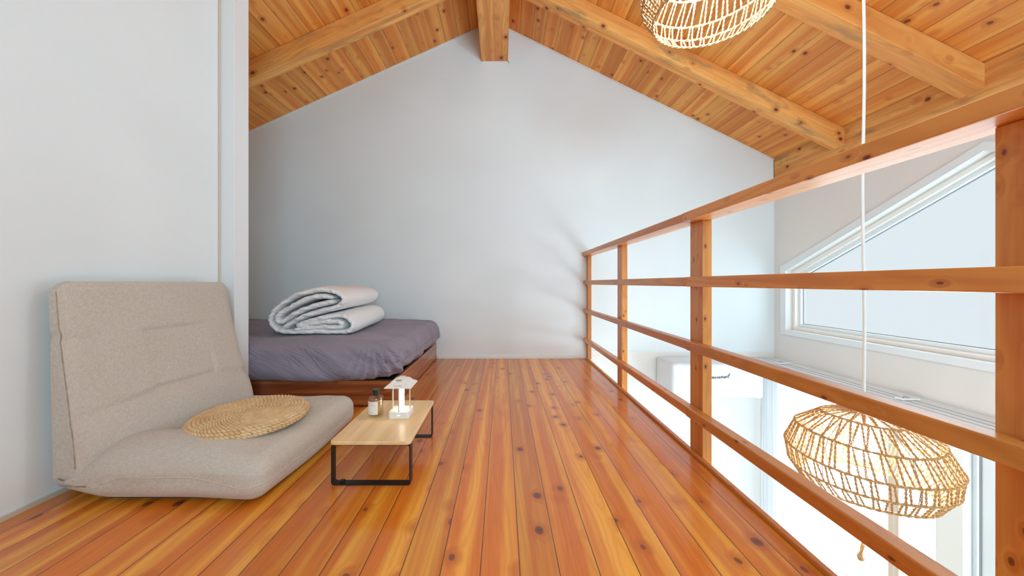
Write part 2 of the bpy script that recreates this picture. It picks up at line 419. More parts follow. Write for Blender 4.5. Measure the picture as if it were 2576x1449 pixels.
# left partition with end post
struct(MB().prism([(XL, YF, 0), (XL, 1.828, 0), (XL, 1.828, zc(XL)), (XL, YF, zc(XL))], (-0.10, 0, 0)), 'wall_left', M['wall'])
struct(MB().box(-1.477, -1.400, 1.828, 1.93, 0.0, zc(-1.400)), 'trim_3', M['white'], bevel=0.002)
struct(MB().box(-1.4765, -1.471, 1.815, 1.828, 0.0, zc(XL)), 'trim_4', M['bead'])
struct(MB().box(-1.4765, -1.466, YF, 1.81, 0.0, 0.012), 'baseboard_left', M['bead'])
struct(MB().prism([(XL-0.1, 1.83, 0), (XLL, 1.83, 0), (XLL, 1.83, zc(XLL)), (XL-0.1, 1.83, zc(XL-0.1))], (0, 0.10, 0)), 'wall_alcove', M['wall'])
struct(MB().prism([(XLL, 1.83, 0), (XLL, YB, 0), (XLL, YB, zc(XLL)), (XLL, 1.83, zc(XLL))], (-0.10, 0, 0)), 'wall_west', M['wall'])

# ceiling planks: two slopes, local x runs down the slope from the ridge
def slope(name, mat, xs, tn, sgn):
    th = math.atan(tn); Ls = abs(xs - AX)/cos(th) + 0.1
    mb = MB().box(0, Ls, YF, YB + 0.12, 0, 0.06) if sgn > 0 else MB().box(-Ls, 0, YF, YB + 0.12, 0, 0.06)
    o = struct(mb, name, mat); o.location = (AX, 0, AZ); o.rotation_euler = (0, th if sgn > 0 else -th, 0); return o
slope('ceiling_right', M['ceil_r'], XR + 0.3, TR, 1)
slope('ceiling_left', M['ceil_l'], XLL - 0.1, TL, -1)
# white joint line along the gable wall and round the ridge beam
jl = MB()
for (xa, xb) in ((XLL, -0.195), (0.056, XR)):
    n = 1
    za, zb = zc(xa), zc(xb)
    jl.prism([(xa, YB-0.007, za-0.013), (xb, YB-0.007, zb-0.013), (xb, YB-0.007, zb), (xa, YB-0.007, za)], (0, 0.006, 0))
jl.box(-0.192, 0.058, YB-0.007, YB-0.001, 2.741, 2.751); jl.box(0.051, 0.058, YB-0.007, YB-0.001, 2.741, zc(0.055))
jl.box(XR-0.006, XR+0.0, YB-0.008, YB-0.001, 1.60, zc(XR))
struct(jl, 'trim_5', M['white'])

# right wall with a gable shaped window and a tall glazed door below
GY = 1.82
def pent(x, yo, zb, zs, za):      # pentagon in the YZ plane
    return [(x, GY - yo, zb), (x, GY + yo, zb), (x, GY + yo, zs), (x, GY, za), (x, GY - yo, zs)]
op = pent(XR, 1.275, 0.288, 0.8055, 1.387)
wr = MB()
TW = 0.16
# strips round the openings
wr.box(XR, XR+TW, YF, op[0][1], 0.06, zc(XR)); wr.box(XR, XR+TW, op[1][1], YB, 0.06, zc(XR))
wr.box(XR, XR+TW, op[0][1], op[1][1], 0.06, 0.288)
wr.prism([(XR, op[1][1], 0.8055), (XR, GY, 1.387), (XR, GY, zc(XR)), (XR, op[1][1], zc(XR))], (TW, 0, 0))
wr.prism([(XR, op[0][1], 0.8055), (XR, GY, 1.387), (XR, GY, zc(XR)), (XR, op[0][1], zc(XR))], (TW, 0, 0))
DY0, DY1 = 0.55, 3.02
wr.box(XR, XR+TW, YF, DY0, -2.4, 0.06); wr.box(XR, XR+TW, DY1, YB, -2.4, 0.06); wr.box(XR, XR+TW, DY0, DY1, -0.12, 0.06)
struct(wr, 'wall_right', M['wall_cream'])
# gable window: casing, frame, gasket, pane
win = empty('window_1', (XR, GY, 0.24)); win['kind'] = 'structure'
def kid(mb, name, mat, root, **k):
    o = mb.build(name, mat, root, **k); o.matrix_parent_inverse = Matrix.Translation(-Vector(root.location)); return o
kid(MB().frame(pent(XR-0.014, 1.337, 0.243, 0.847, 1.440), pent(XR-0.014, 1.275, 0.288, 0.8055, 1.387), (0.014, 0, 0)), 'window_casing', M['white'], win, bevel=0.003)
kid(MB().frame(pent(XR+0.045, 1.275, 0.288, 0.8055, 1.387), pent(XR+0.045, 1.245, 0.316, 0.777, 1.354), (0.05, 0, 0)), 'window_frame', M['white_warm'], win, bevel=0.003)
kid(MB().frame(pent(XR+0.075, 1.250, 0.312, 0.782, 1.360), pent(XR+0.075, 1.222, 0.343, 0.752, 1.329), (0.03, 0, 0)), 'window_sash', M['white'], win, bevel=0.002)
kid(MB().frame(pent(XR+0.096, 1.224, 0.340, 0.755, 1.331), pent(XR+0.096, 1.217, 0.348, 0.747, 1.323), (0.008, 0, 0)), 'gasket', M['rubber'], win)
kid(MB().prism(pent(XR+0.102, 1.222, 0.343, 0.752, 1.329), (0.004, 0, 0)), 'window_pane', M['frosted'], win)
# glazed door below
dr = empty('door_1', (XR, 1.8, -2.4)); dr['kind'] = 'structure'
def rect(x, y0, y1, z0, z1): return [(x, y0, z0), (x, y1, z0), (x, y1, z1), (x, y0, z1)]
kid(MB().frame(rect(XR-0.012, DY0-0.04, DY1+0.03, -2.40, -0.09), rect(XR-0.012, DY0, DY1, -2.37, -0.12), (0.16, 0, 0)), 'door_frame', M['alu'], dr, bevel=0.002)
for y in (1.79, 1.865):
    kid(MB().box(XR+0.01, XR+0.06, y, y+0.055, -2.37, -0.12), 'door_stile', M['alu'], dr, bevel=0.002)
    kid(MB().box(XR+0.005, XR+0.012, y+0.053, y+0.062, -2.37, -0.12), 'door_gasket', M['rubber'], dr)
kid(MB().box(XR+0.02, XR+0.05, DY0, DY1, -1.31, -1.28), 'door_crossbar', M['alu'], dr) if False else None
kid(MB().box(XR+0.03, XR+0.036, DY0, DY1, -2.37, -0.12), 'door_pane', M['glass'], dr)
struct(MB().box(XR-0.05, XR-0.002, 1.875, 1.995, -2.4, -0.10), 'trim_6', M['white_warm'], bevel=0.003)
struct(MB().box(2.44, 2.47, 2.155, 2.215, -2.4, -0.12), 'trim_7', M['wood_white'], bevel=0.002)
for (px, py) in ((1965, 1303), (2001, 1323), (2042, 1321)):
    Y = 2.50*F/(px-VX)
    kid(MB().box(2.496, 2.505, Y-0.006, Y+0.006, Z_(py, Y)-0.012, Z_(py, Y)+0.012), 'door_latch', M['rubber'], dr)

# lower room shell and wall behind the camera
struct(MB().box(-1.5, XR+TW, YF, YB, -2.46, -2.4), 'floor_lower', M['lower_floor'])
struct(MB().box(-1.6, -1.5, YF, YB, -2.4, -0.22), 'wall_lower_left', M['wall_cream'])
wf = MB()
WX0, WX1, WZ0, WZ1 = 0.05, 1.55, 0.85, 2.05
wf.prism([(XLL, YF, -2.4), (WX0, YF, -2.4), (WX0, YF, zc(WX0)), (AX, YF, AZ), (XLL, YF, zc(XLL))], (0, -0.1, 0))
wf.prism([(WX1, YF, -2.4), (XR, YF, -2.4), (XR, YF, zc(XR)), (WX1, YF, zc(WX1))], (0, -0.1, 0))
wf.box(WX0, WX1, YF-0.1, YF, -2.4, WZ0)
wf.prism([(WX0, YF, WZ1), (WX1, YF, WZ1), (WX1, YF, zc(WX1)), (WX0, YF, zc(WX0))], (0, -0.1, 0))
struct(wf, 'wall_front', M['wall'])
w3 = empty('fill_window', (0.8, YF, WZ0)); w3['kind'] = 'structure'  # unseen window added here so fill light reaches the front and alcove
kid(MB().frame([(WX0, YF-0.06, WZ0), (WX1, YF-0.06, WZ0), (WX1, YF-0.06, WZ1), (WX0, YF-0.06, WZ1)], [(WX0+.04, YF-0.06, WZ0+.04), (WX1-.04, YF-0.06, WZ0+.04), (WX1-.04, YF-0.06, WZ1-.04), (WX0+.04, YF-0.06, WZ1-.04)], (0, 0.05, 0)), 'window_frame', M['white'], w3)
kid(MB().box(WX0+.04, WX1-.04, YF-0.05, YF-0.045, WZ0+.04, WZ1-.04), 'window_pane', M['glass'], w3)

# ------------------------------------------------------------------ roof timbers
def thing_mesh(mb, name, mat, label, cat, group=None, **k):
    o = mb.build(name, mat, **k); tag(o, label, cat, group); return o
thing_mesh(MB().prism([(-0.192, YB-0.001, 2.751), (0.051, YB-0.001, 2.751), (0.051, YB-0.001, zc(0.051)-0.001), (AX, YB-0.001, AZ-0.001), (-0.192, YB-0.001, zc(-0.192)-0.001)], (0, -(YB-YF)+0.01, 0)),
           'ridge_beam', M['ridge'], 'thick pine ridge beam running along the peak of the ceiling into the gable wall', 'beam')
thing_mesh(MB().prism([(XR-0.006, YF, 1.60), (XR+0.10, YF, 1.60), (XR+0.10, YF, zc(XR+0.10)-0.002), (XR-0.006, YF, zc(XR-0.006)-0.002)], (0, YB-YF-0.002, 0)),
           'eave_beam', M['beam_y'], 'weathered grey-streaked pine beam along the low edge of the right ceiling slope', 'beam')
def rafter(y0, y1, side, label, group=None):
    D = 0.134 if side > 0 else 0.145
    if side > 0: xa, xb = 0.052, XR + 0.0
    else: xa, xb = -0.193, XLL
    th = math.atan(TR if side > 0 else TL) * (1 if side > 0 else -1)
    def loc(x, z):   # into the slope frame so the grain follows the timber
        dx, dz = x - AX, z - AZ; return (dx*cos(th) - dz*sin(th), dz*cos(th) + dx*sin(th))
    pts = [loc(xa, zc(xa)-0.001), loc(xb, zc(xb)-0.001), loc(xb, zc(xb)-D), loc(xa, zc(xa)-D)]
    mb = MB().prism([(p[0], y0, p[1]) for p in pts], (0, y1-y0, 0))
    o = mb.build('rafter', M['beam_x'], bevel=0.004); o.location = (AX, 0, AZ); o.rotation_euler = (0, th, 0)
    tag(o, label, 'rafter', group); return o
rafter(2.571, 2.676, 1, 'pine rafter on the right slope nearest the white gable wall', 'ceiling rafters')
rafter(1.822, 1.928, 1, 'pine rafter on the right slope crossed by the white lamp cord, between two others', 'ceiling rafters')
rafter(1.073, 1.179, 1, 'pine rafter on the right slope nearest the camera, above the upper pendant lamp', 'ceiling rafters')
rafter(2.551, 2.636, -1, 'dark stained pine rafter crossing the left ceiling slope beside the white partition', 'ceiling rafters')

# ------------------------------------------------------------------ loft railing
PX = 0.789
rl = empty('loft_railing', (PX, 1.4, 0))
tag(rl, 'orange pine railing with three horizontal rails along the open edge of the loft', 'railing')
for (y0, y1) in ((0.469, 0.561), (1.379, 1.471), (2.311, 2.402)):
    kid(MB().box(PX, PX+0.037, y0, y1, -0.20, 0.949), 'post', M['post'], rl, bevel=0.002)
kid(MB().box(PX-0.008, PX+0.026, 3.203, YB-0.001, 0.0, 0.949), 'post', M['post'], rl, bevel=0.002)
YJ = 1.432; g_ = 0.0008
kid(MB().box(0.737, 0.825, YJ+g_, YB-0.001, 0.949, 0.984), 'top_rail', M['top_rail'], rl, bevel=0.003)
kid(MB().box(0.735, 0.825, -0.55, YJ-g_, 0.949, 0.985), 'top_rail', M['top_rail'], rl, bevel=0.003)
for (z0, z1) in ((0.686, 0.724), (0.4278, 0.4627), (0.158, 0.194)):
    kid(MB().box(0.752, PX, YJ+g_, YB-0.001, z0, z1), 'rail', M['rail'], rl, bevel=0.003)
    kid(MB().box(0.750, PX, -0.55, YJ-g_, z0-0.001, z1+0.001), 'rail', M['rail'], rl, bevel=0.003)
    for (yy, zz) in ((YJ+0.012, 0.3), (YJ+0.018, 0.7), (YJ+0.03, 0.45), (YJ-0.012, 0.35), (YJ-0.014, 0.75), (YJ-0.028, 0.25), (YJ-0.03, 0.68), (2.37, 0.3), (2.42, 0.65)):
        c = Vector((0.7505 if yy < YJ else 0.7525, yy, z0 + (z1-z0)*zz)); m = MB()
        m.tube([c + Vector((-0.0008, 0, 0)), c + Vector((0.002, 0, 0))], 0.0017, 6); kid(m, 'nail', M['nail'], rl)
kid(MB().box(0.770, PX, -0.9, YB-0.011, 0.0, 0.014), 'curb', M['rail'], rl, bevel=0.003)

# ------------------------------------------------------------------ pendant lamps
RINGS = [(0.045, 0.322), (0.14, 0.300), (0.23, 0.229), (0.27, 0.137), (0.258, 0.064), (0.215, 0.0)]
def make_shade():
    rnd = random.Random(4); mb = MB()
    def wob(a, r, z, k):   # slightly hand-made circle
        rr = r*(1 + 0.012*sin(3*a + k)) ; return Vector((rr*cos(a), rr*sin(a), z + 0.004*sin(2*a + k)))
    def strand2(p0, p1, r=0.0023, gap=0.0025, tw=None):
        d = p1 - p0; L = d.length; t = d.normalized(); u = t.cross(Vector((0, 0, 1)));
        if u.length < .05: u = t.cross(Vector((1, 0, 0)))
        u.normalize(); vv = t.cross(u); n = max(4, int(L/0.0075))
        ph = rnd.random()*6
        for s in (0, pi):
            pts = []
            for i in range(n + 1):
                a = ph + s + i*1.35
                pts.append(p0 + d*(i/n) + (u*cos(a) + vv*sin(a)*0.7)*gap)
            mb.tube(pts, r, 4, cap=False)
    for k, (r, z) in enumerate(RINGS):
        n = max(24, int(2*pi*r/0.012))
        for s in (0, pi):
            mb.tube([wob(2*pi*i/n, r, z, k) + Vector((cos(2*pi*i/n)*cos(i*1.4+s), sin(2*pi*i/n)*cos(i*1.4+s), sin(i*1.4+s)))*0.003 for i in range(n)], 0.0032, 5, closed=True)
    NZ = [22, 30, 34, 38, 38]
    for k in range(5):
        (r0, z0), (r1, z1) = RINGS[k], RINGS[k+1]; nz_ = NZ[k]
        for i in range(nz_):
            a0 = 2*pi*(i + 0.25*rnd.random())/nz_; half = 2*pi/nz_*0.5
            aa = a0 + half*(0.75 + 0.5*rnd.random())
            lean = 0.10 if k == 1 else (0.0 if k else 0.15)
            strand2(wob(a0, r0, z0, k), wob(a0 + half*0.35 - lean, r1, z1, k+1))
            strand2(wob(a0 + half*0.5, r0, z0, k), wob(aa + half*0.35, r1, z1, k+1))
    return mb
def make_pendant(x, y, z, label):
    t = empty('pendant_lamp', (x, y, z)); tag(t, label, 'lamp', 'woven pendant lamps')
    sh = make_shade().build('lamp_shade', M['rope'], t, smooth=True)
    wire = MB()
    for k in range(6):
        a = 2*pi*k/6 + 0.3; wire.tube([(r*cos(a)*0.985, r*sin(a)*0.985, zz) for (r, zz) in RINGS], 0.0014, 5)
    wire.build('wire_frame', M['rubber'], t)
    MB().lathe([(0.001, 0.352), (0.022, 0.350), (0.042, 0.338), (0.046, 0.326), (0.040, 0.320), (0.001, 0.320)], 24).build('ceiling_cap', M['white'], t, smooth=True).name = 'shade_cap'
    MB().lathe([(0.001, 0.322), (0.019, 0.322), (0.021, 0.30), (0.021, 0.25), (0.017, 0.245), (0.001, 0.245)], 20).build('socket', M['white'], t, smooth=True)
    MB().lathe([(0.001, 0.247), (0.014, 0.246), (0.016, 0.225), (0.035, 0.195), (0.045, 0.165), (0.042, 0.138), (0.028, 0.120), (0.001, 0.114)], 16).build('bulb', M['bulb'], t, smooth=True)
    return t
def lamp_cord(t, top):
    x, y, z = t.location; n = 14
    pts = [(0.004*sin(i*0.8), 0, 0.35 + (top - z - 0.35)*i/n) for i in range(n+1)]
    MB().tube(pts, 0.0055, 8).build('cord', M['cord'], t, smooth=True)
    MB().lathe([(0.001, 0), (0.04, 0), (0.045, 0.012), (0.03, 0.03), (0.001, 0.032)], 24).build('ceiling_rose', M['white'], t, loc=(0, 0, top - z - 0.034))
p1 = make_pendant(0.83, 1.383, 1.77, 'glowing rope net pendant lamp high under the ceiling, cut by the top of the picture')
p2 = copy_tree(p1); p2.location = (1.569, 1.52, -0.177)
p2['label'] = 'tan rope net pendant lamp low beyond the railing on a long white cord'
lamp_cord(p1, zc(0.83)); lamp_cord(p2, zc(1.569))
for c_ in p2.children:
    if c_.name.startswith('bulb'):
        c_.data = c_.data.copy(); c_.data.materials[0] = M['bulb_dim']
# fibre tassel hanging under the lower lamp
ts = MB(); ts.tube([(0.0, 0, 0.02), (0.002, 0, -0.12), (0.0, 0, -0.245)], 0.0008, 5)
ts.tube([(0.0, 0, -0.24), (-0.004, 0, -0.265), (-0.010, 0, -0.29), (-0.016, 0, -0.31), (-0.010, 0.0, -0.322)], [0.002, 0.007, 0.005, 0.010, 0.012], 8)
ts.build('tassel', M['rope'], p2, smooth=True)

# ------------------------------------------------------------------ pelmet, curtain, wall unit
pm = empty('curtain_track', (2.38, 1.7, -0.03)); tag(pm, 'long white curtain track box on the wall under the gable window', 'curtain track')
kid(MB().box(2.265, XR-0.001, -0.6, YB-0.008, -0.065, 0.012), 'track_box', M['alu'], pm, bevel=0.003)
for x in (2.30, 2.355, 2.41):
    kid(MB().box(x, x+0.004, -0.6, YB-0.01, 0.0122, 0.0135), 'groove', M['rubber'], pm)
for y in (2.98, 2.06):
    kid(MB().box(2.33, 2.44, y-0.02, y+0.02, 0.0136, 0.026), 'bracket', M['alu'], pm, bevel=0.004)
    kid(MB().tube([(2.345, y-0.012, 0.027), (2.365, y+0.004, 0.031), (2.385, y-0.01, 0.028)], 0.003, 6), 'clip', M['rubber'], pm)
cm = MB(); NY, NZc = 120, 6
cv = []; cf = []
for j in range(NY+1):
    yy = 3.222 - 0.66*j/NY
    xx = 2.385 + 0.018*sin(j*0.62) + 0.008*sin(j*0.23+1)
    for k in range(NZc+1): cv.append((xx + 0.004*sin(k*1.3+j*0.2), yy, -0.066 - 2.30*k/NZc))
for j in range(NY):
    for k in range(NZc): a = j*(NZc+1)+k; cf.append((a, a+1, a+NZc+2, a+NZc+1))
cm.add(cv, cf)
thing_mesh(cm, 'sheer_curtain', M['sheer'], 'white sheer curtain hanging in folds in the far corner below the loft', 'curtain', smooth=True)

ac = empty('air_conditioner', (1.8, 3.1, -0.12)); tag(ac, 'wall mounted air conditioner under a white cloth cover with handwriting, beyond the railing', 'air conditioner')
def acd(p, q):
    s = 0.004*nz(p.x*9, p.y*9, p.z*9) + 0.003*nz(p.x*25, p.y*25, p.z*25)
    p = p + Vector((0, s if q.y < -0.9 else 0, s if abs(q.z) > .9 else 0))
    if q.z < -0.8: p.z += 0.008*sin(p.x*11) - 0.008
    return p
a_ = bm_obj(rbox(0.388, 0.155, 0.142, 0.028, 60, 16, 24, acd, (1.806, 3.085, -0.118)), 'cloth_cover', M['ac_cloth'], ac)
a_.matrix_parent_inverse = Matrix.Translation(-Vector(ac.location))
# handwriting: one pen stroke per letter group
def stroke(pts, ox, oz, s, y, r):
    return [(ox + p[0]*s, y, oz + p[1]*s) for p in pts]
hw = MB()
def cur(fn, a, b, n=14): return [fn(a + (b-a)*i/n) for i in range(n+1)]
def letter(ch, x):
    if ch == 'm': return [(x, 0), (x+.1, .75), (x+.25, .95), (x+.4, .6), (x+.42, .05), (x+.5, .6), (x+.7, .95), (x+.82, .6), (x+.85, .05), (x+.95, .6), (x+1.15, .9), (x+1.25, .5), (x+1.3, .1), (x+1.5, .1)], 1.5
    if ch == 'n': return [(x, 0), (x+.1, .8), (x+.15, .1), (x+.35, .75), (x+.6, .85), (x+.7, .4), (x+.75, .1), (x+1.0, .1)], 1.0
    if ch == 'o': return [(x, .1), (x+.3, .8), (x+.1, .6), (x+.1, .2), (x+.4, 0), (x+.65, .4), (x+.5, .8), (x+.3, .8), (x+.6, .65), (x+.9, .7)], .9
    if ch == 'v': return [(x, .7), (x+.15, .8), (x+.3, .05), (x+.6, .8), (x+.85, .7)], .85
    if ch == 'e': return [(x, .15), (x+.4, .4), (x+.5, .7), (x+.3, .85), (x+.12, .5), (x+.3, .05), (x+.7, .15)], .7
    if ch == 't': return [(x, .1), (x+.5, 1.9), (x+.35, .4), (x+.5, .05), (x+.9, .3)], .9
xx = 0.0; pen = []
for ch in 'movement':
    p, wd = letter(ch, xx); pen += p; xx += wd
S = 0.155/xx
sm_ = []
for i in range(len(pen)-1):
    for k in range(3):
        a, b = Vector(pen[i]), Vector(pen[i+1]); sm_.append(a + (b-a)*k/3)
hw.tube([(1.745 + p.x*S + p.y*S*0.3, 2.9265, -0.105 + p.y*S*1.2 + p.x*S*0.06) for p in sm_], 0.0012, 5)
hw.tube([(1.745 + (xx-.7)*S, 2.9265, -0.105 + 1.6*S), (1.745 + (xx+.3)*S, 2.9265, -0.105 + 2.0*S)], 0.0013, 5)
kid(hw, 'handwriting', M['ink'], ac)

# ------------------------------------------------------------------ bed
bd = empty('bed', (-1.6, 2.6, 0)); tag(bd, 'low platform bed with dark reddish wood frame and mauve grey sheet in the corner', 'bed')
BX0, BX1, BY0, BY1 = -2.62, -0.61, 1.978, 3.238
kid(MB().box(BX0, BX1-0.022, BY0, BY0+0.025, 0.006, 0.147), 'bed_side', M['bed'], bd, bevel=0.002)
kid(MB().box(BX1-0.022, BX1, BY0, BY1, 0.006, 0.147), 'bed_end', M['bed_y'], bd, bevel=0.002)
kid(MB().box(BX0+0.02, BX1-0.04, BY0+0.03, BY1-0.02, 0.03, 0.125), 'slat_base', M['dark'], bd)
kid(MB().box(BX0+0.02, BX1-0.02, BY0+0.008, BY1-0.02, 0.0, 0.008), 'plinth', M['dark'], bd)
def mat_def(p, q):
    X = p.x - 1.59; Y = p.y + 2.565
    # distance round the near right corner
    dx, dy = (p.x - 1.0), (p.y + 0.63)
    cr = exp(-(((p.x-1.0)**2) + ((p.y+0.62)**2))/0.075)
    side = max(sstep(0.55, 0.95, abs(q.y)), sstep(0.85, 0.99, q.x))
    up = 0.5 + 0.5*q.z
    n = Vector((0, 0, 0))
    # soft puffing and creases on top
    t = 0.010*nz(p.x*2.2, p.y*4.5, 0.3) + 0.005*nz(p.x*5, p.y*14, 2.1) + 0.0035*abs(nz(p.x*9+p.y*7, p.y*22-p.x*6, 5.0))
    if q.z > 0: p.z += t*(1 if q.z > .9 else .5) - 0.012*sstep(0.5, 1.0, abs(q.x)) * (1 if q.x > 0 else 0)
    # front face folds running diagonally
    fy_ = sstep(-0.86, -0.97, q.y); fx_ = sstep(0.90, 0.98, q.x)
    if q.y < -0.86:
        d = fy_*0.010*sin(p.x*17 + p.z*30 + 2*nz(p.x*3, 0, p.z*6)) * (0.35 + 0.65*(1-up)) + 0.006*nz(p.x*20 + p.z*25, 1, p.z*8)
        p.y += d*0.8
        p.y -= 0.020*sstep(0.3, -1.0, q.z)*(fy_ if q.x < 0.9 else 1.0)
    if q.x > 0.9:
        d = fx_*0.006*sin(p.y*26 + p.z*20) * (0.3 + (1-up)) + 0.005*nz(p.y*22, 3, p.z*9)
        p.x += d
        p.x += 0.010*sstep(0.3, -1.0, q.z)
    # gathers fanning from the corner
    ang = atan2(p.z - 0.17, p.x - 0.86 + (p.y+0.63)*0.7)
    if True:
        gt = cr*(1 - up*0.8)*sstep(1.0, 0.7, q.z)
        k = 0.017*sin(ang*24 + 2.5*nz(p.x*5, p.y*5, 1)) * gt
        p += Vector((0.7*k, -0.7*k, 0)); 
    lowf = sstep(0.1, -1.0, q.z)
    p.z += lowf*((0.030 + 0.006*sin(p.y*14))*sstep(0.80, 0.98, q.x) + 0.012*cr + 0.004*sin(p.x*9))
    return p
mt = bm_obj(rbox(1.01, 0.625, 0.120, 0.085, 260, 130, 34, mat_def, (-1.575, 2.562, 0.259)), 'mattress', M['sheet'], bd)
mt.matrix_parent_inverse = Matrix.Translation(-Vector(bd.location))

# folded duvet: one long thick band, folded, drawn as its section in XZ and carried back in Y
outer = [(704,834),(720,824),(740,812),(770,798),(812,786),(846,777),(861,766),(862,754),(850,743),(828,737),(800,734),(765,741),(730,754),(700,774),(681,796),(678,815),(690,832),(714,840),
        (760,843),(800,841),(850,843),(875,840),(884,828),(880,813),(866,803),(842,801),(800,808),(765,818),(745,826),(765,826),(800,817),(838,815),(856,819),(858,828),(842,831),(800,829),(760,834),(736,836)]
inner = [(843,764),(826,766),(790,774),(750,788),(724,803),(706,816),(694,812),(702,795),(722,781),(745,768),(780,754),(805,751),(838,755)]
YD0, YD1 = 2.12, 2.95
def cat(P, n=7):
    out = []
    for i in range(len(P)-1):
        p0 = P[max(0, i-1)]; p1_ = P[i]; p2_ = P[i+1]; p3 = P[min(len(P)-1, i+2)]
        for k in range(n):
            t = k/n
            out.append(0.5*((2*p1_) + (p2_-p0)*t + (2*p0-5*p1_+4*p2_-p3)*t*t + (3*p1_-p0-3*p2_+p3)*t**3))
    out.append(P[-1]); return out
dm = MB()
def ribbon(path, half, puck):
    cl = cat([Vector((X_(a, YD0), Z_(b, YD0) + 0.013)) for a, b in path]); NS = len(cl); MR = 40; dv = []; df_ = []
    for i in range(NS):
        tdir = (cl[min(NS-1, i+1)] - cl[max(0, i-1)]).normalized(); nrm = Vector((-tdir.y, tdir.x))
        endf = min(1.0, sqrt(min(i, NS-1-i)/5.0 + 0.02))
        for k in range(MR):
            a = 2*pi*k/MR; ca, sa = cos(a), sin(a)
            fy = (abs(ca)**0.26)*(1 if ca > 0 else -1); ft = (abs(sa)**0.7)*(1 if sa > 0 else -1)
            Y = (YD0+YD1)/2 + fy*(YD1-YD0)/2
            edge = sstep(0.82, 1.0, -fy)
            pk = nz(i*0.42 + sa*1.2, k*0.08, puck)
            th_ = half*endf*ft*(1 + 0.55*pk*edge + 0.10*nz(i*0.1, Y*5, 1))
            sk = -0.09*(Y-YD0)/(YD1-YD0)
            z_ = cl[i].y + nrm.y*th_; x_ = cl[i].x + nrm.x*th_ + sk
            Y += 0.014*edge*nz(i*0.45 + sa*1.5, 0.4, 2.0 + puck) + 0.010*nz(i*0.12, 1, 1)
            z_ += 0.005*nz(cl[i].x*9, Y*4, cl[i].y*9)
            dv.append((x_, Y, max(z_, 0.389)))
    for i in range(NS-1):
        for k in range(MR):
            df_.append((i*MR+k, i*MR+(k+1) % MR, (i+1)*MR+(k+1) % MR, (i+1)*MR+k))
    df_.append(tuple(range(MR))); df_.append(tuple((NS-1)*MR+k for k in range(MR)))
    dm.add(dv, df_)
ribbon(outer, 0.0205, 0.0); ribbon(inner, 0.0205, 7.0)
thing_mesh(dm, 'folded_duvet', M['duvet'], 'thick white duvet folded into a stack on the mauve grey bed', 'duvet', smooth=True)

# ------------------------------------------------------------------ floor chair
ch = empty('floor_chair', (-1.15, 1.42, 0)); tag(ch, 'beige linen legless floor chair leaning against the left wall', 'floor chair')
def seat_def(p, q):
    # p local, centre (-1.085, 1.425)
    X = p.x - 1.085; Y = p.y + 1.425
    up = sstep(-0.2, 1.0, q.z)
    puff = (1 - q.x**4)*(1 - q.y**4)
    p.z += up*(0.016*puff)
    p.z += up*0.030*exp(-((Y-1.20)/0.085)**2)*sstep(-1.40, -1.25, X)*sstep(-0.82, -0.98, X)
    g = exp(-((Y-1.325)/0.028)**2) * (1 - sstep(-1.05, -0.82, X))
    p.z -= up*0.022*g
    g2 = exp(-((Y-1.55)/0.03)**2) * (1 - sstep(-1.05, -0.9, X)); p.z -= up*0.010*g2
    l = sstep(-1.24, -1.42, X)
    p.z -= up*0.055*l
    if q.z < -0.2: p.z += 0.030*l + 0.020*sstep(0.7, 1.0, -q.y)*sstep(-1.10, -0.85, X)*0.0
    p.z += 0.006*nz(X*5, Y*5, 1)*up + 0.003*nz(X*14, Y*14, 4)*up
    # near right corner droops and swells
    c = exp(-((X+0.80)**2 + (Y-1.12)**2)/0.012)
    p.y -= 0.012*c*abs(q.z < 0.6)
    p.x += 0.012*sin((Y-1.1)*7)*(1 if q.x > 0.8 else 0) + 0.03*sstep(1.1, 1.7, Y)*sstep(0, 1, q.x)
    if q.y < -0.9 and abs(q.z) < 0.9: p.y += 0.004*nz(X*7, 1, p.z*20)
    return p
st_ = bm_obj(rbox(0.335, 0.335, 0.066, 0.052, 90, 90, 22, seat_def, (-1.085, 1.425, 0.076)), 'seat', M['linen'], ch)
st_.matrix_parent_inverse = Matrix.Translation(-Vector(ch.location))
def back_def(p, q):
    z = p.z + 0.375; t = (z - 0.045)/0.66; Y = p.y + 1.425
    thick = 0.070 + 0.175*max(0.0, min(1.0, 1 - t))**1.15
    e = 1 - 0.52*(max(0.0, 0.25 - q.y)/1.25)**1.9 - 0.10*sstep(0.80, 1.0, q.y)
    front = -1.432 + thick*e
    s = (q.x + 1)/2                               # 0 back .. 1 front
    u = (p.x + 0.1)/0.2
    topr = sstep(0.90, 1.0, t)
    X = -1.435 + (front + 1.435)*u
    if q.x > 0.2:
        f = (q.x-0.2)/0.8
        # stitched square
        dY, dZ = abs(Y-1.43)-0.118, abs(z-0.415 - 0.0)-0.105
        d = max(dY, dZ); top = 1.0 if z > 0.415 else 0.8
        edz = exp(-(dZ/0.007)**2)*sstep(0.02, -0.01, dY)*top
        edy = exp(-(dY/0.009)**2)*sstep(0.02, -0.01, dZ)*(0.75*sstep(0.45, 0.33, z) if Y > 1.43 else 0.12)
        X -= f*(0.011*max(edz, edy)*(0.7 + 0.5*nz(Y*12, z*12, 1)) + 0.004*sstep(0.02, -0.02, d))
        # crease below the square that runs to both sides
        cz = 0.30 - 0.35*(Y-1.43)**2
        X -= f*0.012*exp(-((z-cz)/0.016)**2)*(0.55 + 0.45*sstep(1.15, 1.3, Y))
        X -= f*0.006*exp(-((z-0.515)/0.014)**2)*sstep(0.05, 0.0, abs(Y-1.12)-0.04)
        X += f*0.012*exp(-((z-0.20)/0.09)**2)
        X += f*0.005*nz(Y*6, z*6, 3) 
    if q.y < -0.9:
        p.y += 0.006*exp(-((z-0.53)/0.012)**2)
    p.x = X
    p.y += 0.003*nz(z*9, 2, 2)
    return p
